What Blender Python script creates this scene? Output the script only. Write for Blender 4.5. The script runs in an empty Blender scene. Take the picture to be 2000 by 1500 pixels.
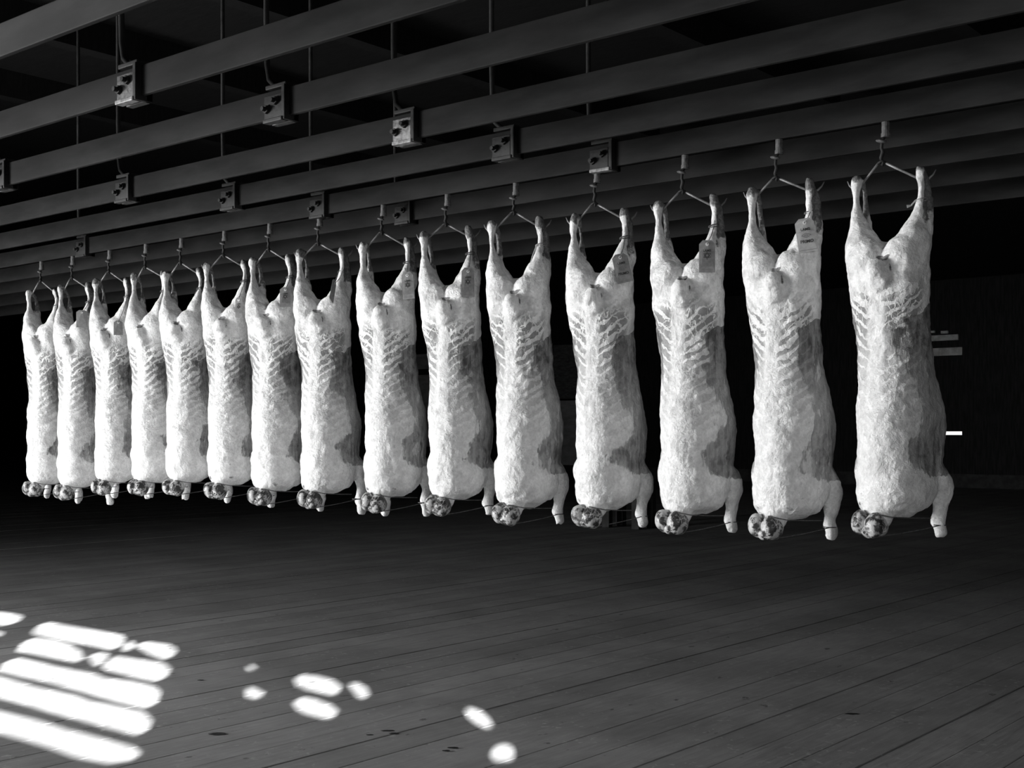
import bpy, bmesh, math, random
import numpy as np
from mathutils import Vector, Matrix
random.seed(7)
C = bpy.context.scene.collection
PI = math.pi
# ------------------------------------------------------------------ camera, world, sun, daylight, added fill, exposure
F, HZ = 2429.0, 842.0            # focal length and horizon row for a 2000 px wide frame
CC, SS = 0.7688, 0.6396          # room axes against the camera axis
H = 1.0                          # lens height
cam = bpy.data.cameras.new('camera')
cam.sensor_width = 36.0
cam.lens = F/2000*36
cam.shift_y = (HZ-750)/2000
cam.clip_end = 200
cam.clip_start = 0.05
camo = bpy.data.objects.new('camera', cam)
camo.location = (0, 0, H)
camo.rotation_euler = (PI/2, 0, math.atan2(SS, CC))
C.objects.link(camo)
bpy.context.scene.camera = camo

w = bpy.data.worlds.new('daylight')
bpy.context.scene.world = w
w.use_nodes = True
w.node_tree.nodes['Background'].inputs[0].default_value = (1, 1, 1, 1)
w.node_tree.nodes['Background'].inputs[1].default_value = 0.9

TX, TY, EL = -0.6, 0.8, math.radians(15)    # sun travel direction and height
sun = bpy.data.lights.new('sun', 'SUN')
sun.energy = 60
sun.angle = math.radians(0.36)
suno = bpy.data.objects.new('sun', sun)
suno.rotation_euler = Vector((TX*math.cos(EL), TY*math.cos(EL), -math.sin(EL))).to_track_quat('-Z', 'Y').to_euler()
suno.location = (5, -12, 6)
C.objects.link(suno)

WF = -1.3                                     # front wall, behind the camera
def area(name, loc, sx, sy, watts, target):
    l = bpy.data.lights.new(name, 'AREA'); l.shape = 'RECTANGLE'
    l.size = sx; l.size_y = sy; l.energy = watts
    o = bpy.data.objects.new(name, l); o.location = loc
    o.rotation_euler = (Vector(target)-Vector(loc)).to_track_quat('-Z', 'Y').to_euler()
    C.objects.link(o)
    return o
area('doorway_daylight', (-8.5, WF-1.6, 1.2), 2.9, 2.1, 820, (-8.5+9.6, WF-1.6+3.0, 1.15))
area('doorway_soft_fill', (-7.0, WF-0.25, 1.2), 4.6, 2.1, 125, (-4.4, 3.5, 1.1))  # added lamp, softens the shading on the mid and far carcasses
area('near_floor_fill', (2.3, WF-0.3, 1.6), 1.9, 1.1, 70, (0.6, 2.6, 0.0))  # added lamp behind the camera, brightens the near floor

vs = bpy.context.scene.view_settings
vs.view_transform = 'Standard'; vs.look = 'None'; vs.gamma = 1; vs.use_curve_mapping = False
vs.exposure = 0.15

# ------------------------------------------------------------------ helpers
def ray(px, py):
    return (px-1000)/F, (HZ-py)/F
def floor_pt(px, py):
    u, v = ray(px, py); z = -H/v
    return Vector((CC*u*z-SS*z, SS*u*z+CC*z, 0))
def at_Y(px, py, Y):             # the point of the upright plane y = Y seen at a pixel
    u, v = ray(px, py); z = Y/(SS*u+CC)
    return Vector((CC*u*z-SS*z, Y, H+v*z))
def at_z(px, py, z):
    u, v = ray(px, py)
    return Vector((CC*u*z-SS*z, SS*u*z+CC*z, H+v*z))

def props(o, label=None, cat=None, group=None, kind=None):
    if label: o['label'] = label
    if cat: o['category'] = cat
    if group: o['group'] = group
    if kind: o['kind'] = kind
    return o
def link(name, me, mat=None, parent=None, loc=(0, 0, 0)):
    o = bpy.data.objects.new(name, me); C.objects.link(o)
    if mat and not me.materials: me.materials.append(mat)
    o.location = loc
    if parent: o.parent = parent
    return o
def empty(name, loc, label, cat, group=None):
    o = bpy.data.objects.new(name, None); C.objects.link(o)
    o.location = loc; o.empty_display_size = 0.05
    return props(o, label, cat, group)
def mesh_of(bm, name='mesh', smooth=False):
    me = bpy.data.meshes.new(name)
    bmesh.ops.recalc_face_normals(bm, faces=bm.faces)
    bm.to_mesh(me); bm.free()
    if smooth: me.shade_smooth()
    return me
def box_bm(x0, x1, y0, y1, z0, z1, bm=None, bevel=0):
    bm = bm or bmesh.new()
    r = bmesh.ops.create_cube(bm, size=1)
    for v in r['verts']:
        v.co = Vector((x0+(v.co.x+.5)*(x1-x0), y0+(v.co.y+.5)*(y1-y0), z0+(v.co.z+.5)*(z1-z0)))
    if bevel:
        es = {e for v in r['verts'] for e in v.link_edges}
        bmesh.ops.bevel(bm, geom=list(es), offset=bevel, segments=2, affect='EDGES', profile=.6)
    return bm
def box(name, x0, x1, y0, y1, z0, z1, mat, parent=None, bevel=0, loc=(0, 0, 0)):
    return link(name, mesh_of(box_bm(x0, x1, y0, y1, z0, z1, bevel=bevel), name), mat, parent, loc)
def tube_bm(pts, rad, n=10, bm=None, flat=1.0):
    """tube through pts; rad a number or list; closed ends"""
    bm = bm or bmesh.new()
    pts = [Vector(p) for p in pts]
    if not hasattr(rad, '__len__'): rad = [rad]*len(pts)
    rings = []; up = None
    for i, p in enumerate(pts):
        d = (pts[min(i+1, len(pts)-1)]-pts[max(i-1, 0)]).normalized()
        if up is None:
            up = Vector((0, 0, 1)) if abs(d.z) < .8 else Vector((1, 0, 0))
        a = (up-d*up.dot(d)).normalized(); b = d.cross(a); up = a
        rings.append([bm.verts.new(p+rad[i]*(math.cos(2*PI*k/n)*a+flat*math.sin(2*PI*k/n)*b)) for k in range(n)])
    for i in range(len(rings)-1):
        for k in range(n):
            bm.faces.new((rings[i][k], rings[i][(k+1) % n], rings[i+1][(k+1) % n], rings[i+1][k]))
    bm.faces.new(rings[0][::-1]); bm.faces.new(rings[-1])
    return bm
def loft_bm(rows, bm, n=24, e=2.0):
    """rows: (cx, cy, w, rx, ry); rings lie level, z = -w"""
    rings = []
    for cx, cy, w_, rx, ry in rows:
        ring = []
        for k in range(n):
            t = 2*PI*k/n; c, s = math.cos(t), math.sin(t)
            ring.append(bm.verts.new((cx+rx*math.copysign(abs(c)**(2/e), c), cy+ry*math.copysign(abs(s)**(2/e), s), -w_)))
        rings.append(ring)
    for i in range(len(rings)-1):
        for k in range(n):
            bm.faces.new((rings[i][k], rings[i][(k+1) % n], rings[i+1][(k+1) % n], rings[i+1][k]))
    bm.faces.new(rings[0][::-1]); bm.faces.new(rings[-1])
def ball_bm(bm, c, r, rot=None):
    m = Matrix.Translation(c) @ (rot or Matrix.Identity(4)) @ Matrix.Diagonal((*r, 1))
    bmesh.ops.create_icosphere(bm, subdivisions=3, radius=1, matrix=m)
def interp(rows, n_sub=4):
    """smooth resample of loft rows (Catmull-Rom)"""
    P = np.array(rows, float); out = []
    for i in range(len(P)-1):
        p0, p1, p2, p3 = P[max(i-1, 0)], P[i], P[i+1], P[min(i+2, len(P)-1)]
        for k in range(n_sub):
            t = k/n_sub
            out.append(.5*((2*p1)+(-p0+p2)*t+(2*p0-5*p1+4*p2-p3)*t*t+(-p0+3*p1-3*p2+p3)*t**3))
    out.append(P[-1])
    return out

# ------------------------------------------------------------------ material toolkit
class NT:
    def __init__(s, name):
        s.m = bpy.data.materials.new(name); s.m.use_nodes = True
        s.t = s.m.node_tree; s.b = s.t.nodes['Principled BSDF']
    def n(s, kind, **kw):
        nd = s.t.nodes.new(kind)
        for k, v in kw.items(): setattr(nd, k, v)
        return nd
    def put(s, sock, v):
        if isinstance(v, bpy.types.NodeSocket): s.t.links.new(v, sock)
        elif v is not None: sock.default_value = v
    def math(s, op, a, b=None, c=None, clamp=False):
        nd = s.n('ShaderNodeMath', operation=op, use_clamp=clamp)
        for i, v in enumerate((a, b, c)):
            if v is not None: s.put(nd.inputs[i], v)
        return nd.outputs[0]
    def step(s, v, lo, hi, a=0.0, b=1.0):
        nd = s.n('ShaderNodeMapRange', interpolation_type='SMOOTHSTEP')
        s.put(nd.inputs[0], v)
        nd.inputs[1].default_value = lo; nd.inputs[2].default_value = hi
        nd.inputs[3].default_value = a; nd.inputs[4].default_value = b
        return nd.outputs[0]
    def noise(s, vec, scale, detail=3, rough=.55, stretch=None, off=None):
        if stretch or off is not None:
            mp = s.n('ShaderNodeMapping'); s.put(mp.inputs[0], vec)
            if stretch: mp.inputs['Scale'].default_value = stretch
            if off is not None: s.put(mp.inputs['Location'], off)
            vec = mp.outputs[0]
        nd = s.n('ShaderNodeTexNoise'); s.put(nd.inputs['Vector'], vec)
        nd.inputs['Scale'].default_value = scale; nd.inputs['Detail'].default_value = detail
        nd.inputs['Roughness'].default_value = rough
        return nd.outputs['Fac']
    def mix(s, f, a, b):
        nd = s.n('ShaderNodeMix', data_type='FLOAT')
        s.put(nd.inputs[0], f); s.put(nd.inputs[2], a); s.put(nd.inputs[3], b)
        return nd.outputs[0]
    def ramp(s, v, pts):
        nd = s.n('ShaderNodeValToRGB'); s.put(nd.inputs[0], v)
        el = nd.color_ramp.elements
        while len(el) < len(pts): el.new(0.5)
        for e, (p, g) in zip(el, pts):
            e.position = p; e.color = (g, g, g, 1)
        return nd.outputs[0]
    def finish(s, grey, rough=.7, bump=None, strength=.3, dist=.01, spec=.3, metal=0.0):
        s.put(s.b.inputs['Base Color'], grey if isinstance(grey, bpy.types.NodeSocket) else (grey, grey, grey, 1))
        s.put(s.b.inputs['Roughness'], rough); s.b.inputs['Specular IOR Level'].default_value = spec
        s.b.inputs['Metallic'].default_value = metal
        if bump is not None:
            bp = s.n('ShaderNodeBump'); bp.inputs['Strength'].default_value = strength
            bp.inputs['Distance'].default_value = dist
            s.put(bp.inputs['Height'], bump); s.t.links.new(bp.outputs[0], s.b.inputs['Normal'])
        return s.m
    def obj(s): return s.n('ShaderNodeTexCoord').outputs['Object']
    def rnd(s): return s.n('ShaderNodeObjectInfo').outputs['Random']
    def world(s): return s.n('ShaderNodeNewGeometry').outputs['Position']

def simple(name, lo, hi, scale=20, rough=.7, strength=.3, stretch=None, spec=.3, metal=0, dist=.004):
    t = NT(name); v = t.obj(); nz = t.noise(v, scale, 5, .6, stretch)
    return t.finish(t.step(nz, .3, .7, lo, hi), rough, nz, strength, dist, spec, metal)

def mat_floor():
    t = NT('worn floorboards'); p = t.world(); r = t.rnd()
    grain = t.noise(p, 6, 6, .65, (9, .8, 1))
    blot = t.noise(p, 1.6, 4, .6)
    base = t.mix(t.step(grain, .25, .75), .24, .32)
    base = t.math('MULTIPLY', base, t.mix(t.step(blot, .3, .7), .78, 1.12))
    base = t.math('MULTIPLY', base, t.mix(r, .88, 1.1))
    spk = t.step(t.noise(p, 30, 3, .6), .60, .65)            # pale scuffs and crumbs of fat
    base = t.mix(t.math('MULTIPLY', spk, t.step(t.noise(p, 3.1, 2), .42, .62)), base, .38)
    drk = t.step(t.noise(p, 11, 4, .6, (1.6, 1, 1)), .66, .72)  # dried drips
    base = t.mix(t.math('MULTIPLY', drk, .65), base, .03)
    rough = t.mix(grain, .55, .8)
    return t.finish(base, rough, grain, .25, .004, .35)
def mat_meat():
    t = NT('carcass fat and fell')
    at = t.n('ShaderNodeAttribute', attribute_name='cc'); sp = t.n('ShaderNodeSeparateXYZ')
    t.t.links.new(at.outputs['Vector'], sp.inputs[0])
    ang, wv, legm = sp.outputs[0], sp.outputs[1], sp.outputs[2]
    av = t.math('ABSOLUTE', ang)
    r = t.rnd()
    off = t.n('ShaderNodeCombineXYZ')
    for i, k in enumerate((9.1, 5.3, 7.7)): t.put(off.inputs[i], t.math('MULTIPLY', r, k*3))
    o = t.obj(); off = off.outputs[0]
    nL = t.noise(o, 9, 3, .5, None, off); nM = t.noise(o, 28, 4, .6, None, off); nF = t.noise(o, 110, 4, .65, None, off)
    nS = t.noise(o, 60, 4, .6, (1, 1, .16), off)                # streaks running down the flank
    fat = t.mix(t.step(nM, .32, .68), .72, .9)
    fat = t.math('MULTIPLY', fat, t.mix(t.step(nF, .3, .7), .86, 1.06))
    # rib chevrons showing through the fell
    q = t.math('ADD', t.math('MULTIPLY', av, .075), wv)
    q = t.math('ADD', q, t.math('MULTIPLY', t.math('SUBTRACT', nM, .5), .045))
    q = t.math('ADD', q, t.math('MULTIPLY', t.math('SUBTRACT', nL, .5), .05))
    rib = t.math('SINE', t.math('MULTIPLY', q, 2*PI/.034))
    thr = t.math('ADD', rib, t.math('MULTIPLY', t.math('SUBTRACT', nL, .47), 4.0))
    rib = t.step(thr, -.35, .0)
    vein = t.step(t.math('ABSOLUTE', t.math('SUBTRACT', t.noise(o, 34, 2, .5, (1, 1, .7), off), .5)), .012, .04)
    rib = t.math('MULTIPLY', rib, t.mix(t.step(wv, .44, .52), vein, 1.0))
    reg = t.ramp(t.math('ADD', wv, t.math('MULTIPLY', t.math('SUBTRACT', nL, .5), .12)),
                 [(0, 0), (.34, 0), (.395, .95), (.50, .85), (.58, .5), (.68, .26), (.80, .06), (1, 0)])
    lat = t.math('MULTIPLY', t.step(t.math('ADD', av, t.math('MULTIPLY', t.math('SUBTRACT', nM, .5), .5)), .17, .3),
                 t.step(av, 1.05, 1.4, 1, 0))
    rib = t.math('MULTIPLY', t.math('MULTIPLY', rib, reg), lat)
    col = t.mix(rib, fat, t.mix(nF, .13, .32))
    # bare flank: dark, streaky, sharp scalloped upper edge
    bound = t.ramp(t.math('ADD', t.math('ADD', wv, t.math('MULTIPLY', t.math('SUBTRACT', nL, .5), .07)), t.math('MULTIPLY', t.math('SUBTRACT', av, 1.2), .03)), [(0, 1), (.425, 1), (.448, .25), (.56, .25), (.64, .33), (.72, .43), (.78, .39), (.82, .30), (.87, .29), (.90, .37), (.925, .5), (.97, 1)])
    bnd = t.math('MULTIPLY', bound, 3.0)
    f = t.math('SUBTRACT', t.math('ADD', av, t.math('MULTIPLY', t.math('SUBTRACT', nL, .5), 1.4)), bnd)
    f = t.math('ADD', f, t.math('MULTIPLY', t.math('SUBTRACT', nM, .5), .5))
    f = t.math('ADD', f, t.math('MULTIPLY', t.math('SUBTRACT', nS, .5), .5))
    fl = t.step(f, -.03, .09)
    flc = t.mix(t.step(nS, .38, .66), .07, .27)
    fst = t.ramp(wv, [(0, 1), (.52, 1), (.60, .8), (.70, .6), (.78, .8), (.84, .95), (1, .8)])
    fst = t.math('MULTIPLY', fst, t.mix(t.step(nM, .40, .62), .72, 1.0))
    memb = t.step(t.noise(o, 22, 4, .7, (1, 1, .35), off), .56, .64)
    fst = t.math('MULTIPLY', fst, t.mix(t.math('MULTIPLY', memb, t.step(wv, .5, .6)), 1.0, .35))
    col = t.mix(t.math('MULTIPLY', fl, fst), col, flc)
    # lean showing on the shanks; shade of the vent and tail crease coloured in
    lean = t.step(t.math('ADD', legm, t.math('MULTIPLY', t.math('SUBTRACT', nM, .5), 1.3)), .4, .6)
    blush = t.math('MULTIPLY', t.step(t.noise(o, 17, 4, .65, None, off), .50, .66), t.step(wv, .30, .44, .55, .16))
    col = t.mix(blush, col, .36)
    col = t.mix(t.math('MULTIPLY', lean, .93), col, t.mix(t.step(nF, .35, .65), .03, .16))
    # scattered blemishes
    bl = t.step(t.noise(o, 75, 2, .5, None, off), .69, .74)
    col = t.mix(t.math('MULTIPLY', bl, .4), col, .3)
    hgt = t.math('ADD', t.math('MULTIPLY', nF, .5), t.math('ADD', t.math('MULTIPLY', nM, 1.2), t.math('MULTIPLY', rib, -.3)))
    hgt = t.math('ADD', hgt, t.math('MULTIPLY', fl, -.4))
    return t.finish(col, .5, hgt, .85, .009, .35)
def mat_cut():
    t = NT('cut neck, lean and bone'); o = t.obj()
    v = t.n('ShaderNodeTexVoronoi', feature='DISTANCE_TO_EDGE'); v.inputs['Scale'].default_value = 48
    mp = t.n('ShaderNodeMapping'); t.put(mp.inputs[0], o); 
    nz = t.noise(o, 40, 4, .6)
    add = t.n('ShaderNodeVectorMath', operation='ADD'); t.put(add.inputs[0], o)
    cx = t.n('ShaderNodeCombineXYZ'); t.put(cx.inputs[0], t.math('MULTIPLY', nz, .05)); t.put(cx.inputs[2], t.math('MULTIPLY', nz, .04))
    t.put(add.inputs[1], cx.outputs[0]); t.put(v.inputs['Vector'], add.outputs[0])
    line = t.math('MULTIPLY', t.step(v.outputs['Distance'], .0, .07, 1, 0), t.step(t.noise(o, 25, 2), .5, .6))
    col = t.mix(t.step(nz, .45, .58), .03, .5)
    col = t.mix(line, col, .7)
    return t.finish(col, .35, nz, .8, .006, .5)
M = {}
M['floor'] = mat_floor()
M['meat'] = mat_meat()
M['cut'] = mat_cut()
M['iron'] = simple('blackened iron', .010, .024, 40, .6, .4, metal=0, spec=.3)
M['rail'] = simple('rail steel', .009, .022, 12, .75, .25, (.25, 1, 1), spec=.15)
M['wire'] = simple('galvanised gambrel steel', .14, .26, 60, .4, .2, spec=.6)
M['stub'] = simple('pitted grey stub', .05, .15, 90, .6, .6, spec=.4)
M['lip'] = simple('scraped bright lip', .08, .3, 60, .5, .6, spec=.5)
M['dark_wood'] = simple('dark ceiling timber', .004, .010, 8, .85, .3, (1, 8, 1))
M['wall'] = simple('dark wall boards', .012, .03, 5, .9, .3, (6, 1, .6))
M['pale'] = simple('pale painted door', .38, .6, 4, .7, .2, (1, 1, 3))
M['pale2'] = simple('grey sawn boards', .40, .75, 7, .7, .2)
M['skirt'] = simple('dark skirting', .03, .06, 9, .8, .3)
M['mid'] = simple('grey timber', .10, .22, 9, .8, .3, (1, 1, 4))
M['twine'] = simple('tarred twine', .04, .16, 200, .9, .6)
M['twine_pale'] = simple('pale twine', .25, .5, 200, .9, .6)
M['paper'] = simple('buff paper tag', .33, .42, 60, .8, .15)
M['paper_dark'] = simple('darker paper tag', .16, .24, 60, .8, .15)
M['paper_mid'] = simple('weathered paper tag', .23, .32, 60, .8, .15)
M['eyelet'] = simple('pale reinforcing ring', .6, .72, 60, .7, .1)
M['ink'] = simple('black print', .02, .035, 60, .8, .05)
M['ink_grey'] = simple('grey print', .10, .16, 90, .8, .05)
M['stain'] = simple('dark blood drip', .01, .025, 60, .6, .2)
M['plaster'] = simple('front wall render', .10, .16, 6, .9, .3)

# ------------------------------------------------------------------ the hall
XL, XR, YB, ZC = -44.0, 7.0, 22.0, 3.7
PITCH = .169
sub = box('floor', XL, XR, WF, YB, -.14, -.032, M['dark_wood']); props(sub, kind='structure')
pm = mesh_of(box_bm(0, PITCH-.0032, WF, YB, -.034, 0, bevel=.0022), 'plank')
k0 = int((-34+1.914)/PITCH)
k = k0
rp = random.Random(3)
while -1.914+k*PITCH < XR-PITCH:
    pl = link('plank', pm, M['floor'], sub, (-1.914+k*PITCH+.0016, 0, rp.uniform(-.0012, .0012)))
    k += 1
fb = bmesh.new()                 # boards too far off to be told apart
kk = k0-1
while -1.914+kk*PITCH > XL:
    box_bm(-1.914+kk*PITCH+.0016, -1.914+(kk+1)*PITCH-.0016, WF, YB, -.034, 0, fb); kk -= 1
props(link('far_planks', mesh_of(fb), M['floor'], sub), kind='stuff')
ce = box('ceiling', XL, XR, WF, YB, ZC, ZC+.12, M['dark_wood']); props(ce, kind='structure')
bxm = {}
for i, jx in enumerate((-8.9, -7.4, -5.9, -4.25, -2.8, -1.3, .2, 1.7)):
    # joists that carry the hanger rods
    if 'j' not in bxm: bxm['j'] = mesh_of(box_bm(-.06, .06, WF, 9.0, ZC-.2, ZC), 'joist')
    link('joist', bxm['j'], M['dark_wood'], ce, (jx, 0, 0))
for nm, b in (('wall_left', (XL-.1, XL, WF, YB, -.2, ZC)), ('wall_right', (XR, XR+.1, WF, YB, -.2, ZC))):
    props(box(nm, *b, M['wall']), kind='structure')
# far wall with a narrow slit of daylight
sl0, sl1 = at_Y(1834, 849.5, YB), at_Y(1879, 842.6, YB)
wb = bmesh.new()
for b in ((XL, sl0.x, 0, ZC), (sl1.x, XR, 0, ZC), (sl0.x, sl1.x, 0, sl0.z), (sl0.x, sl1.x, sl1.z, ZC)):
    box_bm(b[0], b[1], YB, YB+.04, b[2], b[3], wb)
props(link('wall_back', mesh_of(wb), M['wall']), kind='structure')
props(box('baseboard_back', XL, XR, YB-.04, YB, 0, .24, M['skirt']), kind='structure')

# front wall, with the open doorway, an added opening for the floor fill and the slotted shutter that lets the sun in
SLOTS = [  # outlines of the sun patches, turned into openings of the shutter
 [(64,1232),(74,1222),(90,1215),(150,1225),(236,1241),(242,1250),(236,1262),(222,1269),(150,1255),(70,1239)],
 [(241,1267),(247,1253),(258,1253),(263,1262),(256,1271),(243,1270)],
 [(268,1258),(285,1254),(325,1259),(341,1266),(344,1275),(334,1285),(320,1287),(290,1276),(270,1263)],
 [(35,1268),(45,1255),(64,1246),(98,1250),(135,1260),(155,1272),(163,1290),(150,1293),(90,1281),(36,1271)],
 [(174,1281),(190,1275),(209,1278),(211,1284),(198,1299),(189,1300),(180,1292)],
 [(214,1289),(222,1281),(280,1290),(320,1297),(331,1308),(325,1322),(307,1330),(260,1321),(215,1310),(201,1302)],
 [(2,1307),(12,1292),(32,1285),(100,1301),(190,1319),(200,1324),(250,1331),(300,1342),(313,1355),(305,1375),(284,1383),(230,1369),(185,1357),(170,1352),(80,1329),(2,1311)],
 [(-60,1308),(0,1323),(80,1345),(150,1361),(172,1370),(230,1381),(280,1393),(296,1410),(288,1428),(268,1435),(210,1420),(150,1403),(135,1400),(60,1378),(-60,1346)],
 [(-60,1376),(0,1391),(75,1409),(130,1427),(152,1431),(210,1447),(258,1460),(272,1472),(268,1482),(215,1490),(150,1478),(110,1463),(50,1445),(-60,1416)],
 [(-40,1192),(10,1197),(38,1202),(41,1208),(30,1217),(10,1222),(-40,1216)],
 [(-40,1228),(-5,1234),(4,1237),(0,1246),(-40,1243)],
 [(482,1297),(492,1300),(500,1306),(496,1310),(484,1306)],
 [(480,1341),(497,1345),(514,1354),(512,1362),(497,1364),(481,1359)],
 [(574,1325),(588,1318),(615,1320),(650,1329),(666,1341),(662,1353),(650,1357),(600,1346),(580,1337)],
 [(679,1334),(697,1334),(715,1344),(721,1358),(712,1365),(697,1358)],
 [(573,1370),(590,1363),(612,1366),(645,1378),(660,1390),(652,1401),(635,1402),(598,1393),(580,1383)],
 [(908,1385),(920,1383),(940,1391),(956,1406),(962,1420),(950,1421),(928,1411),(914,1399)],
 [(958,1473),(966,1461),(985,1455),(1000,1460),(1005,1472),(1000,1484),(965,1484)]]
CX0, CX1, CZ0, CZ1 = -3.6, 1.1, .7, 2.0
def to_wall(px, py):
    p = floor_pt(px, py); d = (p.y-WF)/TY
    return (p.x-TX*d, d*math.tan(EL))
cu = bpy.data.curves.new('shutter', 'CURVE'); cu.dimensions = '2D'; cu.fill_mode = 'BOTH'; cu.extrude = .004
def spl(pts):
    s = cu.splines.new('POLY'); s.points.add(len(pts)-1); s.use_cyclic_u = True
    for q, p in zip(s.points, pts): q.co = (p[0], p[1], 0, 1)
spl([(CX0, CZ0), (CX1, CZ0), (CX1, CZ1), (CX0, CZ1)])
for s_ in SLOTS: spl([to_wall(*p) for p in s_])
tmp = bpy.data.objects.new('t', cu); C.objects.link(tmp)
bpy.context.view_layer.update()
sm = bpy.data.meshes.new_from_object(tmp.evaluated_get(bpy.context.evaluated_depsgraph_get()))
bpy.data.objects.remove(tmp)
sm.transform(Matrix.Rotation(PI/2, 4, 'X')); sm.materials.clear()
sh = link('window_1', sm, M['mid'], None, (0, WF, 0)); props(sh, kind='structure')
fw = bmesh.new()
DX0, DX1, DZ = -9.9, -4.2, 2.45
WX0, WX1, WZ0, WZ1 = 1.3, 3.3, .95, 2.1
for b in ((XL, DX0, 0, ZC), (DX0, DX1, DZ, ZC), (DX1, CX0, 0, ZC), (CX0, CX1, 0, CZ0), (CX0, CX1, CZ1, ZC),
          (CX1, WX0, 0, ZC), (WX0, WX1, 0, WZ0), (WX0, WX1, WZ1, ZC), (WX1, XR, 0, ZC)):
    box_bm(b[0], b[1], WF-.05, WF, b[2], b[3], fw)
props(link('wall_front', mesh_of(fw), M['plaster']), kind='structure')
ob_ = bmesh.new()                # added unseen walls that keep the low sun off the doorway and the opening
box_bm(-14, -1.2, -4.7, -4.5, 0, 6, ob_); box_bm(3.35, 12, -4.7, -4.5, 0, 6, ob_)
props(link('wall_sun_block', mesh_of(ob_), M['plaster']), kind='structure')
props(box('trim_yard', -18, 14, -4.7, WF-.05, -.2, -.03, M['plaster']), kind='structure')
door = bmesh.new()
for b in ((DX0, DX0+.12, 0, DZ), (DX1-.12, DX1, 0, DZ), (DX0, DX1, DZ-.12, DZ)): box_bm(b[0], b[1], WF, WF+.04, b[2], b[3], door)
props(link('door_1', mesh_of(door), M['mid']), kind='structure')

# ------------------------------------------------------------------ overhead rails
HB = .9086                       # underside of the rails above the lens
RY = [1.533, 1.952, 2.345, 2.78, 3.15, 3.51, 3.85, 4.196, 4.576, 4.98]
order = ['nearest overhead steel rail, crossing the top left corner', 'second overhead steel rail from the top left corner',
         'third overhead steel rail from the top left corner, its bolted joint near the middle', 'fourth overhead steel rail, with a pale pitted clamp at its middle',
         'fifth overhead steel rail, just in front of the one carrying the carcasses', 'overhead steel rail that carries the row of carcasses',
         'overhead steel rail just behind the carcass rail', 'second overhead steel rail behind the carcass rail',
         'third overhead steel rail behind the carcass rail', 'furthest overhead steel rail, seen low behind the hocks']
rails = []
rm = mesh_of(box_bm(-22, 9, -.007, .007, 0, .082, bevel=.003), 'rail_bar')
for y, lab in zip(RY, order):
    r = link('overhead_rail', rm, M['rail'], None, (0, y, H+HB)); props(r, lab, 'rail', 'overhead rails')
    rails.append(r)
def hanger(px, py, ri, label, pm_='iron', lm_='iron'):
    """bolted clamp on a rail with the rod that goes up to the joist; (px, py) the middle of its lower edge"""
    y = RY[ri]; p = at_Y(px, py, y)
    t = empty('rail_hanger', (p.x, y, H+HB), label, 'bracket', 'rail hangers')
    cp = link('clamp_plate', mesh_of(box_bm(-.044, .034, -.019, -.0075, -.004, .066, bevel=.002)), M[pm_], t)
    link('clamp_lip', mesh_of(box_bm(-.038, .046, -.03, -.004, -.016, -.004, bevel=.003)), M[lm_], t)
    bm = box_bm(.040, .054, -.026, .03, -.014, .088, bevel=.003); box_bm(-.042, .054, .008, .03, -.014, .09, bm, bevel=.003)
    box_bm(-.038, .052, -.02, .03, .083, .096, bm, bevel=.003)
    link('strap', mesh_of(bm), M['iron'], t)
    for bx, bz in ((-.03, .026), (.010, .046)):
        bm = tube_bm([(bx, -.018, bz), (bx, -.028, bz)], .0125, 6)
        tube_bm([(bx, -.027, bz), (bx, -.04, bz)], .007, 8, bm)
        link('bolt', mesh_of(bm), M['iron'], cp)
    rod = tube_bm([(.0, .012, .09), (-.03, .012, .10), (-.058, .012, .125), (-.068, .012, .17), (-.072, .012, .3),
                   (-.075, .012, ZC-.1-H-HB)], .0085, 10)
    link('rod', mesh_of(rod, smooth=True), M['rail' if ri < 4 else 'iron'], t)
    return t
HG = [(258,204,1,'rail hanger with two bolts on the second rail, largest, at upper left','stub','lip'),
 (6,368,2,'rail hanger cut by the left edge of the picture, on the third rail'),
 (545,236,2,'rail hanger on the third rail, above the middle left carcasses'),
 (246,390,3,'rail hanger on the fourth rail, left of centre'),
 (795,283,3,'pale pitted rail hanger on the fourth rail near the middle','lip','lip'),
 (452,408,4,'rail hanger on the fifth rail, over the left half of the row'),
 (988,315,4,'rail hanger on the fifth rail, over the middle of the row'),
 (164,497,5,'rail hanger on the carcass rail, over the left end of the row'),
 (625,421,5,'rail hanger on the carcass rail, over the eighth carcass from the right'),
 (1178,332,5,'rail hanger on the carcass rail, above the fourth carcass from the right','iron','lip'),
 (791,437,6,'rail hanger behind the hook of the seventh carcass from the right')]
for a in HG: hanger(*a)

# ------------------------------------------------------------------ carcasses
# apex px, left hock tip, right hock tip, neck bottom y, chest turn, width factor
CARC = [
 (1722,322,(1672,341),(1797,321),1048,27,1.00),
 (1515,352,(1465,361),(1581,343),1052,27,1.00),
 (1332,378,(1281,388),(1397,376),1041,26,1.00),
 (1161,402,(1117,414),(1222,404),1029,26,.99),
 (1003,419,(954,428),(1058,419),1024,27,.985),
 (870,442,(823,448),(918,438),1006,28,.98),
 (745,458,(706,470),(797,461),1000,28,1.0),
 (621,479,(583,484),(668,480),992,28,1.0),
 (524,491,(490,500),(564,495),986,30,1.0),
 (436,502,(400,510),(477,504),974,30,.97),
 (352,517,(320,529),(389,521),967,31,.98),
 (283,525,(258,531),(318,526),967,32,.97),
 (212,534,(184,542),(246,541),966,33,.97),
 (140,546,(116,554),(170,550),976,34,.98),
 (79,552,(53,564),(106,562),969,36,.98)]
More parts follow.
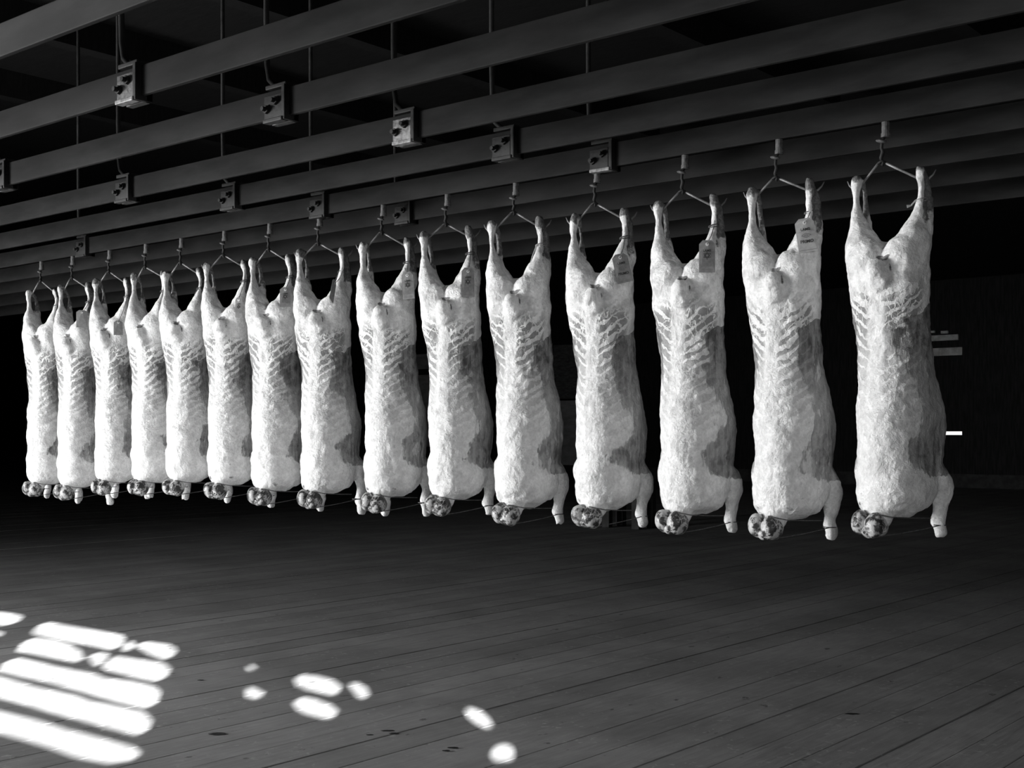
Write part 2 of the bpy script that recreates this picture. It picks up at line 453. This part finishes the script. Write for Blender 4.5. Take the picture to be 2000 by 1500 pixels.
TORSO = [(0,.020,.226,.028,.03),(0,.022,.25,.075,.055),(0,.022,.295,.113,.086),(0,.025,.33,.120,.096),(0,.032,.38,.117,.098),(0,.040,.44,.110,.098),
 (.004,.045,.50,.107,.102),(.008,.052,.58,.105,.112),(.010,.064,.66,.110,.137),(.012,.076,.74,.113,.158),(.012,.080,.80,.110,.164),
 (.012,.074,.87,.107,.156),(.010,.066,.925,.109,.148),(.008,.055,.975,.106,.130),(.005,.045,1.01,.093,.10),(.003,.04,1.035,.06,.066)]
LEG = [(.088,.004,.016,.009,.010),(.091,.004,.026,.014,.016),(.093,.008,.048,.0175,.019),(.094,.012,.07,.0125,.016),(.093,.012,.10,.0105,.015),
 (.090,.010,.13,.015,.021),(.087,.010,.155,.023,.034),(.080,.012,.185,.036,.05),(.072,.014,.215,.048,.064),(.064,.016,.255,.057,.078),(.061,.02,.32,.054,.08),(.058,.025,.39,.04,.06)]
TENDON = [(.088,.016,.025,.011,.014),(.086,.040,.05,.010,.012),(.084,.052,.085,.008,.011),(.082,.054,.12,.009,.014),(.080,.050,.155,.014,.022),(.078,.035,.20,.022,.03),(.075,.02,.23,.02,.03)]
TENDON_R = [(.092,.014,.03,.012,.014),(.102,.026,.06,.013,.014),(.107,.032,.10,.014,.014),(.107,.034,.14,.017,.018),(.102,.03,.18,.025,.028),(.09,.02,.23,.03,.035)]
FORE = [(.055,.07,.82,.028,.05),(.076,.105,.87,.033,.055),(.096,.140,.912,.032,.036),(.102,.152,.935,.029,.033),(.102,.158,.97,.028,.031),
 (.098,.158,1.005,.021,.024),(.096,.156,1.035,.0165,.018),(.095,.156,1.055,.0165,.018),(.095,.157,1.072,.021,.021),(.095,.157,1.088,.021,.020),(.095,.156,1.10,.012,.012)]
NECK = [(.0,.02,.95,.06,.06),(.0,-.015,1.0,.052,.05),(.0,-.038,1.03,.044,.04),(-.002,-.052,1.052,.040,.036),(-.003,-.055,1.062,.036,.032)]
ords = ['first','second','third','fourth','fifth','sixth','seventh','eighth','ninth','tenth','eleventh','twelfth','thirteenth','fourteenth','last']
LOOK = ['no tag, frayed twine stub on its right hock, largest and nearest', 'pale printed tag hanging over its right leg', 'dark crested tag square on its right leg',
 'tilted printed tag on its right leg', 'knotted twine but no tag on its right shank', 'upright crested tag on its right thigh', 'dim tag in shadow on its right leg',
 'tag turned edge-on along its right leg', 'faint tag beside its right shank', 'narrow dark tag at its right thigh', 'loose twine on its right shank, no tag', 'no tag, legs close under the rail',
 'small pale tag on its right thigh', 'broad pale tag high on its right leg', 'smallest and furthest, at the left end of the row']
dg = None
ROWY = 3.51
ginfo = []
for i, (ax, ay, tl, tr, nb, thc, wf) in enumerate(CARC):
    rr = random.Random(100+i)
    A = at_Y(ax, ay, ROWY); z = ROWY/(SS*(ax-1000)/F+CC); pxm = F/z
    az = math.atan2(-A.x, A.y)
    sep = (tr[0]-tl[0])/pxm
    cth = min(1, sep/.192)
    thh = max(math.acos(cth), math.radians(12))
    psh, psc = az-thh, az-math.radians(thc)
    ks = ((nb-ay)/pxm)/1.093                       # length factor
    mid = (.5*(tl[0]+tr[0])-ax)/pxm                # hocks' middle against the apex, across the view
    view = Vector((math.cos(az), math.sin(az)))    # across the view, level
    def yaw(w_):
        t = min(1, max(0, (w_-.12)/.45)); t = t*t*(3-2*t)
        return psh+(psc-psh)*t
    jit = (rr.uniform(-.004, .004), rr.uniform(-.005, .005))
    def shift(w_):                                 # the trunk hangs a touch off the apex
        t = min(1, max(0, w_/.3))
        m = mid*(1-t)+.012*t
        if w_ > .3: m += (jit[0])*min(1, (w_-.3)/.3)
        return m
    # correct hock heights to the two tips
    def tipw(t, sgn):
        u_, v_, w_ = sgn*.09*wf, .004, .02
        ps = psh
        off = Vector((u_*math.cos(ps)-v_*math.sin(ps), u_*math.sin(ps)+v_*math.cos(ps)))+view*mid
        zz = -SS*(A.x+off.x)+CC*(A.y+off.y)
        return (A.z-(H+(HZ-t[1])/F*zz))/ks-.012
    dw = {-1: tipw(tl, -1), 1: tipw(tr, 1)}
    bm = bmesh.new()
    def vary(rows, a=.0): return [(r_[0], r_[1], r_[2], r_[3]*(1+rr.uniform(-a, a)), r_[4]*(1+rr.uniform(-a, a))) for r_ in rows]
    loft_bm(interp(vary(TORSO, .018)), bm, 36, 2.15)
    for sg in (-1, 1):
        def side(rows, top=False):
            out = []
            for a, b, w_, c, d in rows:
                if top: w_ = w_+dw[sg]*max(0, 1-w_/.25)
                out.append((sg*a, b, w_, c, d))
            return out
        loft_bm(interp(side(vary(LEG, .03), True)), bm, 20)
        loft_bm(interp(side(TENDON_R if sg > 0 else [(a-.008, b, c, d, e) for a, b, c, d, e in TENDON], True)), bm, 14)
        ext = (0 if i < 6 else .022+rr.uniform(-.006, .008))
        fo = [(a+rr.uniform(-.002, .002), b+ext*1.2*(w_ > 1), w_+ext*max(0, (w_-.97)/.13), c*1.12, d*1.12) for a, b, w_, c, d in FORE]
        loft_bm(interp(side(fo)), bm, 18)
        ball_bm(bm, (sg*.050, -.040, -.272), (.050, .034, .055))       # rump muscle either side of the tail
        ball_bm(bm, (sg*.066, .045, -.90), (.037, .085, .07))          # shoulder
    loft_bm(interp(NECK), bm, 18)
    tx_ = rr.uniform(-.006, .006)
    ball_bm(bm, (tx_, -.082, -.315), (.025, .022, .033)); ball_bm(bm, (tx_+.006, -.070, -.345), (.034, .018, .034))
    ball_bm(bm, (tx_+.016, -.078, -.335), (.012, .016, .02))
    ball_bm(bm, (.03, .07, -1.012), (.05, .055, .022))                 # brisket flap
    for v in bm.verts:                                                 # underside rises toward the brisket
        w_ = -v.co.z
        if w_ > .93 and w_ < 1.2 and abs(v.co.x) < .085:
            v.co.z += .20*max(0, v.co.y-.02)*min(1, (w_-.93)/.08)
    # twist, scale, place
    def fwd(u_, v_, w_):
        ps = yaw(w_); m = shift(w_)
        return Vector((wf*(u_*math.cos(ps)-v_*math.sin(ps))+view.x*m, wf*(u_*math.sin(ps)+v_*math.cos(ps))+view.y*m, -w_*ks))
    for v in bm.verts: v.co = fwd(v.co.x, v.co.y, -v.co.z)
    me0 = mesh_of(bm)
    ob = bpy.data.objects.new('tmp', me0); C.objects.link(ob)
    md = ob.modifiers.new('r', 'REMESH'); md.mode = 'VOXEL'; md.voxel_size = .0048 if i < 5 else (.0058 if i < 9 else .0075)
    md = ob.modifiers.new('s', 'SMOOTH'); md.factor = .5; md.iterations = 5 if i < 5 else 4
    tex = bpy.data.textures.get('lumps') or bpy.data.textures.new('lumps', 'CLOUDS')
    tex.noise_scale = .055; tex.noise_depth = 3
    md = ob.modifiers.new('d', 'DISPLACE'); md.texture = tex; md.strength = .015; md.mid_level = .5
    md.texture_coords = 'GLOBAL'
    ob.location = A
    bpy.context.view_layer.update()
    me = bpy.data.meshes.new_from_object(ob.evaluated_get(bpy.context.evaluated_depsgraph_get()))
    bpy.data.objects.remove(ob); bpy.data.meshes.remove(me0)
    n = len(me.vertices); co = np.empty(n*3); me.vertices.foreach_get('co', co); co = co.reshape(-1, 3)
    W = -co[:, 2]/ks
    t_ = np.clip((W-.12)/.45, 0, 1); t_ = t_*t_*(3-2*t_); ps = psh+(psc-psh)*t_
    t2 = np.clip(W/.3, 0, 1); m_ = mid*(1-t2)+.012*t2+jit[0]*np.clip((W-.3)/.3, 0, 1)
    X = (co[:, 0]-view.x*m_)/wf; Y = (co[:, 1]-view.y*m_)/wf
    U = X*np.cos(ps)+Y*np.sin(ps); V = -X*np.sin(ps)+Y*np.cos(ps)
    T = np.array(TORSO); cv = np.interp(W, T[:, 2], T[:, 1])
    dv = (cv-V)
    a_ = np.interp(W, T[:, 2], T[:, 3]); b_ = np.interp(W, T[:, 2], T[:, 4])
    ang = np.arctan2(U/a_, dv/b_)
    # inner shank lean, painted shade in vent and tail crease, darker shoulder pockets
    lean = np.clip(1-(W-.08)/.14, 0, 1)*np.clip((V-.006)/.015, 0, 1)*.95
    lean = np.maximum(lean, np.clip((U-.098)/.006, 0, 1)*np.clip(1-(W-.10)/.13, 0, 1)*.85)
    lean = np.maximum(lean, .95*np.clip(1-W/.085, 0, 1))
    vent = np.exp(-(((U-.010)/.022)**2+((W-.283+.3*abs(U-.01))/.008)**2))*(V < 0)
    vent = np.maximum(vent, np.exp(-(((U-.033-.25*(W-.31))/.004)**2+((W-.312)/.018)**2))*(V < 0)*.75)
    lean = np.maximum(lean, vent*1.1)
    el = np.exp(-(((abs(U)-.06)/.03)**2+((W-1.0)/.015)**2))*.45
    lean = np.maximum(lean, el)
    at = me.attributes.new('cc', 'FLOAT_VECTOR', 'POINT')
    at.data.foreach_set('vector', np.stack([ang, W, lean], 1).astype(np.float32).ravel())
    me.shade_smooth()
    pos = 'at the right end of the row' if i == 0 else ('at the left end of the row' if i == 14 else ords[i]+' from the right end of the row')
    th = empty('lamb_carcass', A, ('hanging dressed lamb carcass, ' + pos + ', ' + LOOK[i])[:1000], 'carcass', 'lamb carcasses hanging in a row')
    lab = {0: 'largest and nearest hanging lamb carcass, right end of the row, frayed twine on its hock',
           14: 'furthest and smallest hanging lamb carcass, at the left end of the row'}
    th['label'] = lab.get(i, ords[i]+' hanging lamb carcass from the right, '+LOOK[i].split(',')[0])
    me.name = 'body'
    link('body', me, M['meat'], th)
    # neck stump: two lobes round the cut vertebra
    nbm = bmesh.new()
    c0 = (-.012, -.070, -1.058)
    for dx_, dz_, r3 in ((-.026, .008, (.030, .036, .037)), (.019, .002, (.035, .038, .038)), (0, -.014, (.026, .030, .021))):
        ball_bm(nbm, (c0[0]+dx_, c0[1], c0[2]+dz_), r3)
    for v in nbm.verts:
        q = v.co*90
        v.co += Vector((math.sin(q.y*1.3+i), 0, math.sin(q.x*1.1+q.y+i)))*.0018
        v.co = fwd(v.co.x, v.co.y, -v.co.z)
    link('neck_stump', mesh_of(nbm, smooth=True), M['cut'], th)
    # twine: from the knuckle of one foreleg to the other and up round the neck
    R_, L_ = fwd(.095, .157, 1.062), fwd(-.095, .157, 1.062)
    TW = lambda b, nm='twine': link(nm, mesh_of(b), M['twine'], th)
    def ringpts(c, ra, rb, tilt=0.0):
        return [(c.x+ra*math.cos(a), c.y+rb*math.sin(a), c.z+tilt*math.sin(a)) for a in [2*PI*k/16 for k in range(17)]]
    TW(tube_bm(ringpts(R_, .0205*wf, .0215*wf), .0017, 6), 'twine_loop'); TW(tube_bm(ringpts(L_, .0205*wf, .0215*wf), .0017, 6), 'twine_loop')
    nk = fwd(.0, -.082, 1.088)
    def sag(a, b, s, nn=9): return [a.lerp(b, k/nn)+Vector((0, 0, -s*4*(k/nn)*(1-k/nn))) for k in range(nn+1)]
    dr = Vector((math.sin(az), -math.cos(az), 0))
    TW(tube_bm(sag(nk+dr*.016, R_+dr*.019, .004), .0016, 6))
    q0, q1, q2 = fwd(.0, -.078, 1.02), fwd(.05, -.052, 1.03), fwd(.085, .12, 1.04)
    tw_ = bmesh.new(); tube_bm([q0+dr*.012, q0.lerp(q1, .5)+dr*.014, q1+dr*.014, q1.lerp(q2, .5)+dr*.03, q2+dr*.01], .0016, 6, tw_)
    TW(tw_)
    if i % 3 != 1: TW(tube_bm(sag(L_+dr*.019, nk+dr*.016, .002, 5), .0016, 6))
    # hock twine with loose ends on the right shank
    hk = fwd(.091, .014, .115+dw[1]*.5)
    hb = bmesh.new()
    for kk in range(2):
        tube_bm([(hk.x+.016*math.cos(a), hk.y+.020*math.sin(a), hk.z+.004*kk+.004*math.sin(a+kk)) for a in [2*PI*j/14 for j in range(15)]], .0017, 6, hb)
    if i in (0, 4, 7, 10):
        le = view
        s0 = hk+Vector((-le.x*.014, -le.y*.014, 0))+dr*.014
        if i == 0:
            tube_bm([s0, s0+Vector((-le.x*.012, -le.y*.012, -.014)), s0+Vector((-le.x*.024, -le.y*.024, -.016))], [.002, .0025, .005], 6, hb)
        else:
            tube_bm([s0, s0+Vector((-le.x*.012, -le.y*.012, -.03)), s0+Vector((-le.x*.022, -le.y*.022, -.062))], .0018, 6, hb)
            tube_bm([s0, s0+Vector((-le.x*.006, -le.y*.006, -.03)), s0+Vector((-le.x*.012, -le.y*.012, -.055))], .0018, 6, hb)
    link('hock_twine', mesh_of(hb), M['twine_pale'] if i in (0, 4) else M['twine'], th)
    ginfo.append((A, psh, view, mid, fwd, dw, z, pxm, az, ks, wf, hk, dr))

# ------------------------------------------------------------------ gambrels, hooks and the stubs under the rail
for i, (A, psh, view, mid, fwd, dw, z, pxm, az, ks, wf, hk, dr) in enumerate(ginfo):
    ax, ay = CARC[i][0], CARC[i][1]
    nth = 'nearest' if i == 0 else ('furthest' if i == 14 else ords[i]+' from the right')
    g = empty('gambrel', A, 'steel wire gambrel spreading the hocks of the '+('nearest' if i == 0 else 'furthest' if i == 14 else ords[i])+' carcass'+('' if i in (0, 14) else ' from the right'), 'gambrel', 'gambrels')
    lt = Vector((math.cos(psh), math.sin(psh), 0))
    for sg in (-1, 1):
        hole = fwd(sg*.093, .026, .054+dw[sg]*.8)
        a0 = lt*(sg*.011)+Vector((0, 0, 0))
        out = (hole-a0); out.z = 0; out.normalize()
        tip = hole+out*.038+Vector((0, 0, .030))
        pts = [a0+Vector((0, 0, .004)), a0.lerp(hole, .5)+Vector((0, 0, .002)), hole, hole+out*.018+Vector((0, 0, .004)), hole+out*.030+Vector((0, 0, .016)), tip]
        link('gambrel_arm', mesh_of(tube_bm(pts, [.0036, .0036, .0038, .0036, .003, .0015], 8), smooth=True), M['wire'], g)
    link('gambrel_eye', mesh_of(tube_bm([(-lt.x*.012, -lt.y*.012, .004), (0, 0, .012), (lt.x*.012, lt.y*.012, .004)], .0045, 8), smooth=True), M['iron'], g)
    # hook
    top = H+HB
    hook = empty('rail_hook', (A.x, ROWY, top), 'dark iron swivel hook and stub holding the '+('nearest' if i == 0 else 'furthest' if i == 14 else ords[i])+' carcass'+('' if i in (0, 14) else ' from the right')+' under the rail', 'hook', 'rail hooks')
    stub = bmesh.new(); tube_bm([(.012, 0, -.001), (.012, 0, -.036)], .0115, 14, stub); tube_bm([(.012, 0, -.034), (.012, 0, -.046)], .0135, 14, stub)
    link('stub', mesh_of(stub), M['stub'], hook)
    zc = -.056
    capb = bmesh.new()
    bmesh.ops.create_uvsphere(capb, u_segments=16, v_segments=8, radius=1, matrix=Matrix.Translation((0, -.004, zc)) @ Matrix.Rotation(.25, 4, 'Y') @ Matrix.Diagonal((.0165, .012, .0055, 1)))
    link('swivel_cap', mesh_of(capb, smooth=True), M['stub'], hook)
    dz = A.z-top
    sp = [(.010, 0, -.04), (.002, -.002, zc), (0, -.002, zc-.02), (.004, 0, zc+(dz-zc)*.45), (-.002, 0, zc+(dz-zc)*.7), (-.003, .004, dz+.018), (-.001, .006, dz+.003), (.004, -.001, dz-.001), (.007, -.006, dz+.008)]
    link('shank', mesh_of(tube_bm(sp, [.005, .005, .005, .0062, .0058, .005, .005, .0045, .003], 8), smooth=True), M['iron'], hook)

# ------------------------------------------------------------------ tags
fontmesh = {}
def text_mesh(s, size):
    c = bpy.data.curves.new('txt', 'FONT'); c.body = s; c.size = size; c.align_x = 'CENTER'; c.align_y = 'CENTER'
    c.extrude = .00012; c.offset = size*.018; c.resolution_u = 3
    o = bpy.data.objects.new('t', c); C.objects.link(o); bpy.context.view_layer.update()
    me = bpy.data.meshes.new_from_object(o.evaluated_get(bpy.context.evaluated_depsgraph_get()))
    bpy.data.objects.remove(o); me.materials.clear()
    return me
def stroke(bm, pts, wd, closed=True):
    n = len(pts)
    for k in range(n if closed else n-1):
        a, b = Vector((*pts[k], 0)), Vector((*pts[(k+1) % n], 0)); d = (b-a).normalized(); s = Vector((-d.y, d.x, 0))*wd/2
        a2, b2 = a-d*wd/2, b+d*wd/2
        vs_ = [bm.verts.new((p.x, p.y, zz)) for zz in (.0, .0003) for p in (a2-s, b2-s, b2+s, a2+s)]
        for fidx in ((4, 5, 6, 7), (0, 1, 5, 4), (1, 2, 6, 5), (2, 3, 7, 6), (3, 0, 4, 7)): bm.faces.new([vs_[q] for q in fidx])
def tag(ci, hole_px, hgt_px, wd_px, lean, turn, kind, mat, label, fwdoff=.055):
    A, psh, view, mid, fwd, dw, z, pxm, az, ks, wf, hk, dr = ginfo[ci]
    zz = z-fwdoff
    P = at_z(hole_px[0], hole_px[1], zz)
    h_ = hgt_px/F*zz; w_ = wd_px/F*zz
    t = empty('carcass_tag', P, label, 'tag', 'paper tags tied to the carcasses')
    # local frame: x across the tag, y up the tag, z to the viewer
    yawv = az+turn
    R = Matrix(((math.cos(yawv), 0, math.sin(yawv)), (math.sin(yawv), 0, -math.cos(yawv)), (0, 1, 0)))
    R = R @ Matrix.Rotation(lean, 3, 'Z')
    t.rotation_euler = R.to_euler()
    hy = .13*h_
    out = [(-w_/2, -h_+hy), (w_/2, -h_+hy), (w_/2, hy-.12*h_), (w_*.27, hy), (-w_*.27, hy), (-w_/2, hy-.12*h_)]
    # outline with an eyelet hole
    cu = bpy.data.curves.new('tag', 'CURVE'); cu.dimensions = '2D'; cu.fill_mode = 'BOTH'; cu.extrude = .0003
    for pts in (out, [(.0022*math.cos(a), .0022*math.sin(a)) for a in [2*PI*k/12 for k in range(12)]]):
        s = cu.splines.new('POLY'); s.points.add(len(pts)-1); s.use_cyclic_u = True
        for q, p in zip(s.points, pts): q.co = (p[0], p[1], 0, 1)
    o = bpy.data.objects.new('t', cu); C.objects.link(o); bpy.context.view_layer.update()
    me = bpy.data.meshes.new_from_object(o.evaluated_get(bpy.context.evaluated_depsgraph_get()))
    bpy.data.objects.remove(o); me.materials.clear()
    for v in me.vertices: v.co.z += .25*(v.co.x**2)/w_*(-1)
    pa = link('paper', me, mat, t)
    rb = bmesh.new()
    n = 20; r0, r1 = .0022, .0056
    ri = [rb.verts.new((r0*math.cos(2*PI*k/n), r0*math.sin(2*PI*k/n), .0007)) for k in range(n)]
    ro = [rb.verts.new((r1*math.cos(2*PI*k/n), r1*math.sin(2*PI*k/n), .0006)) for k in range(n)]
    for k in range(n): rb.faces.new((ri[k], ro[k], ro[(k+1) % n], ri[(k+1) % n]))
    link('eyelet', mesh_of(rb), M['eyelet'], t)
    zt = .0006
    if kind:
        o1 = link('lettering', text_mesh('LAMB', w_*.20), M['ink'], pa, (0, -.20*h_, zt))
    if kind == 'primo':
        link('lettering', text_mesh('PRIMO', w_*.235), M['ink'], pa, (0, -.56*h_, zt))
        eb = bmesh.new(); c = -.38*h_
        stroke(eb, [(-w_*.24, c), (0, c+.07*h_), (w_*.24, c), (0, c-.07*h_)], .0012)
        stroke(eb, [(-w_*.10, c), (0, c+.028*h_), (w_*.10, c), (0, c-.028*h_)], .0010)
        link('emblem', mesh_of(eb), M['ink_grey'], pa, (0, 0, zt))
        lb = bmesh.new(); stroke(lb, [(-w_*.42, -.27*h_), (-w_*.2, -.27*h_)], .0006, False); stroke(lb, [(w_*.2, -.265*h_), (w_*.44, -.265*h_)], .0006, False)
        stroke(lb, [(-w_*.45, -.81*h_), (w_*.45, -.81*h_)], .0009, False)
        link('rule', mesh_of(lb), M['ink_grey'], pa, (0, 0, zt))
    elif kind == 'crest':
        eb = bmesh.new(); c = -.35*h_; R1 = w_*.24
        for ph in (PI/2, -PI/2): stroke(eb, [(R1*math.cos(ph+2*PI*k/3), c+R1*math.sin(ph+2*PI*k/3)) for k in range(3)], .0013)
        stroke(eb, [(R1*.42*math.cos(2*PI*k/12), c+R1*.42*math.sin(2*PI*k/12)) for k in range(12)], .0012)
        link('emblem', mesh_of(eb), M['ink'], pa, (0, 0, zt))
        lb = bmesh.new(); stroke(lb, [(-w_*.42, -.235*h_), (w_*.42, -.235*h_), (w_*.42, -.68*h_), (-w_*.42, -.68*h_)], .0009)
        stroke(lb, [(-w_*.32, -.49*h_), (w_*.32, -.49*h_)], .0008, False)
        for q in range(5): stroke(lb, [(-w_*.3, (-.53-.03*q)*h_), (w_*.3, (-.53-.03*q)*h_)], .0009, False)
        stroke(lb, [(-w_*.34, -.79*h_), (w_*.36, -.79*h_)], .0008, False)
        link('rule', mesh_of(lb), M['ink_grey'], pa, (0, 0, zt))
    # the string up to the shank, in the tag's own frame
    inv = R.inverted()
    target = (A+hk+dr*.021)-P
    a = Vector((0, 0, .001)); b = inv @ target
    midp = a.lerp(b, .45)+Vector((.003, 0, .006))
    sb = tube_bm([Vector((0, -.0015, -.004)), a+Vector((0, .001, .0012)), midp, b], .0013, 6)
    link('string', mesh_of(sb), M['twine'], t)
tag(1, (1571, 435), 66, 37, .14, 0, 'primo', M['paper'], 'pale printed paper tag with diamond emblem, on the second carcass from the right', .10)
tag(2, (1381, 477), 63, 31, 0, 0, 'crest', M['paper_dark'], 'grey upright paper tag with star crest, on the third carcass from the right', .10)
tag(3, (1211, 503), 57, 31, .22, .1, 'primo', M['paper_dark'], 'tilted paper tag with diamond emblem, on the fourth carcass from the right', .10)
tag(5, (914, 530), 57, 25, 0, 0, 'crest', M['paper_dark'], 'upright paper tag with crest, on the sixth carcass from the right', .10)
tag(6, (795, 538), 53, 24, .07, -.35, 'crest', M['paper_dark'], 'dim shadowed paper tag with crest, on the seventh carcass from the right', .10)
tag(7, (654, 553), 45, 22, -.42, 1.2, None, M['paper_dark'], 'paper tag turned edge-on, leaning on the eighth carcass from the right', .10)
tag(8, (557, 566), 38, 21, 0, -.1, 'crest', M['paper_dark'], 'faint paper tag with crest, on the ninth carcass from the right', .10)
tag(9, (466, 586), 38, 15, 0, -.5, 'crest', M['paper_dark'], 'narrow dark paper tag, on the tenth carcass from the right', .10)
tag(12, (231, 630), 28, 17, 0, 0, None, M['paper_dark'], 'small pale paper tag, third from the left end of the row', .10)
tag(13, (160, 610), 34, 21, 0, 0, None, M['paper_mid'], 'broad pale paper tag, second carcass from the left end', .09)

# ------------------------------------------------------------------ far wall: doors, boards, bench
def far_box(name, x0, y0, x1, y1, mat, parent, dy=0.0, th=.05):
    a, b = at_Y(x0, y1, YB-dy), at_Y(x1, y0, YB-dy)
    o = parent.location
    return link(name, mesh_of(box_bm(a.x-o.x, b.x-o.x, YB-dy-th-o.y, YB-dy-o.y, max(a.z, .25)-o.z, b.z-o.z, bevel=.008)), mat, parent)
d = empty('sliding_door', at_Y(1094, 925, YB-.06), 'pale sliding door on the far wall behind the gap by the fourth carcass', 'door')
far_box('door_panel', 1077, 782, 1132, 914, M['pale'], d, .06); far_box('door_panel', 1083, 672, 1132, 779, M['mid'], d, .06)
far_box('door_edge', 1074, 670, 1079.5, 707, M['pale2'], d, .06)
d = empty('hatch_door', at_Y(830, 905, YB-.06), 'pale boarded hatch on the far wall between the sixth and seventh carcasses', 'door')
far_box('door_frame', 796, 684, 862, 925, M['wall'], d, .04, .02); far_box('door_panel', 800, 731, 858, 872, M['pale'], d, .06); far_box('door_panel', 800, 690, 858, 722, M['pale'], d, .06)
d = empty('wall_rack', at_Y(1845, 700, YB-.02), 'two pale boards mounted on the dark far wall at right', 'rack')
far_box('board', 1790, 653, 1873, 668, M['pale2'], d, .02); far_box('board', 1790, 678, 1881, 697, M['pale2'], d, .02)
for a, b in ((1790, 1827), (1839, 1853)): far_box('peg_block', a, 646, b, 652, M['pale2'], d, .02)
# low stool standing on the floor, its leg seen under the fourth carcass
bp = floor_pt(1244, 1034)
b = empty('low_stool', (bp.x, bp.y, 0), 'low dark timber stool whose leg shows below the fourth carcass from the right', 'stool')
link('stool_top', mesh_of(box_bm(-.42, .05, -.05, .30, .40, .45, bevel=.006)), M['skirt'], b)
for lx, ly in ((-.37, 0), (0, 0), (-.37, .25), (0, .25)):
    link('leg', mesh_of(box_bm(lx-.045, lx+.045, ly-.035, ly+.035, .002, .40, bevel=.006)), M['skirt'], b)

# ------------------------------------------------------------------ drips and crumbs on the boards
rs = random.Random(11)
def blot_mesh(sx, sy, seed):
    q = random.Random(seed); n = 14; bm = bmesh.new()
    top = [bm.verts.new((sx*(.8+.35*q.random())*math.cos(2*PI*k/n), sy*(.8+.35*q.random())*math.sin(2*PI*k/n), .0006)) for k in range(n)]
    bot = [bm.verts.new((v.co.x*1.08, v.co.y*1.08, 0)) for v in top]
    bm.faces.new(top)
    for k in range(n): bm.faces.new((top[k], bot[k], bot[(k+1) % n], top[(k+1) % n]))
    return mesh_of(bm)
ST = [(425,1434,.030,.018,'largest dark drip on the floorboards, right of the sun patches'),(758,1428,.022,.010,'dark drip below the pair of sunlit ovals'),
      (770,1433,.016,.008,'small dark drip just right of the one below the sunlit ovals'),(722,1436,.012,.007,'small dark drip left of the ones below the sunlit ovals'),
      (884,1461,.016,.009,'dark drip at the lower edge, left of the last sunlit oval'),(872,1467,.012,.008,'small dark drip at the lower edge beside a larger one'),
      (1665,1395,.026,.012,'lone dark drip on the floorboards at lower right'),(392,1329,.012,.008,'tiny dark drip beside the right end of the sun patches')]
for x, y, a, b_, lab in ST:
    p = floor_pt(x, y)
    o = link('floor_drip', blot_mesh(a, b_, x), M['stain'], None, (p.x, p.y, .0013)); o.rotation_euler.z = math.atan2(SS, CC)
    props(o, lab, 'stain', 'drips on the floor')
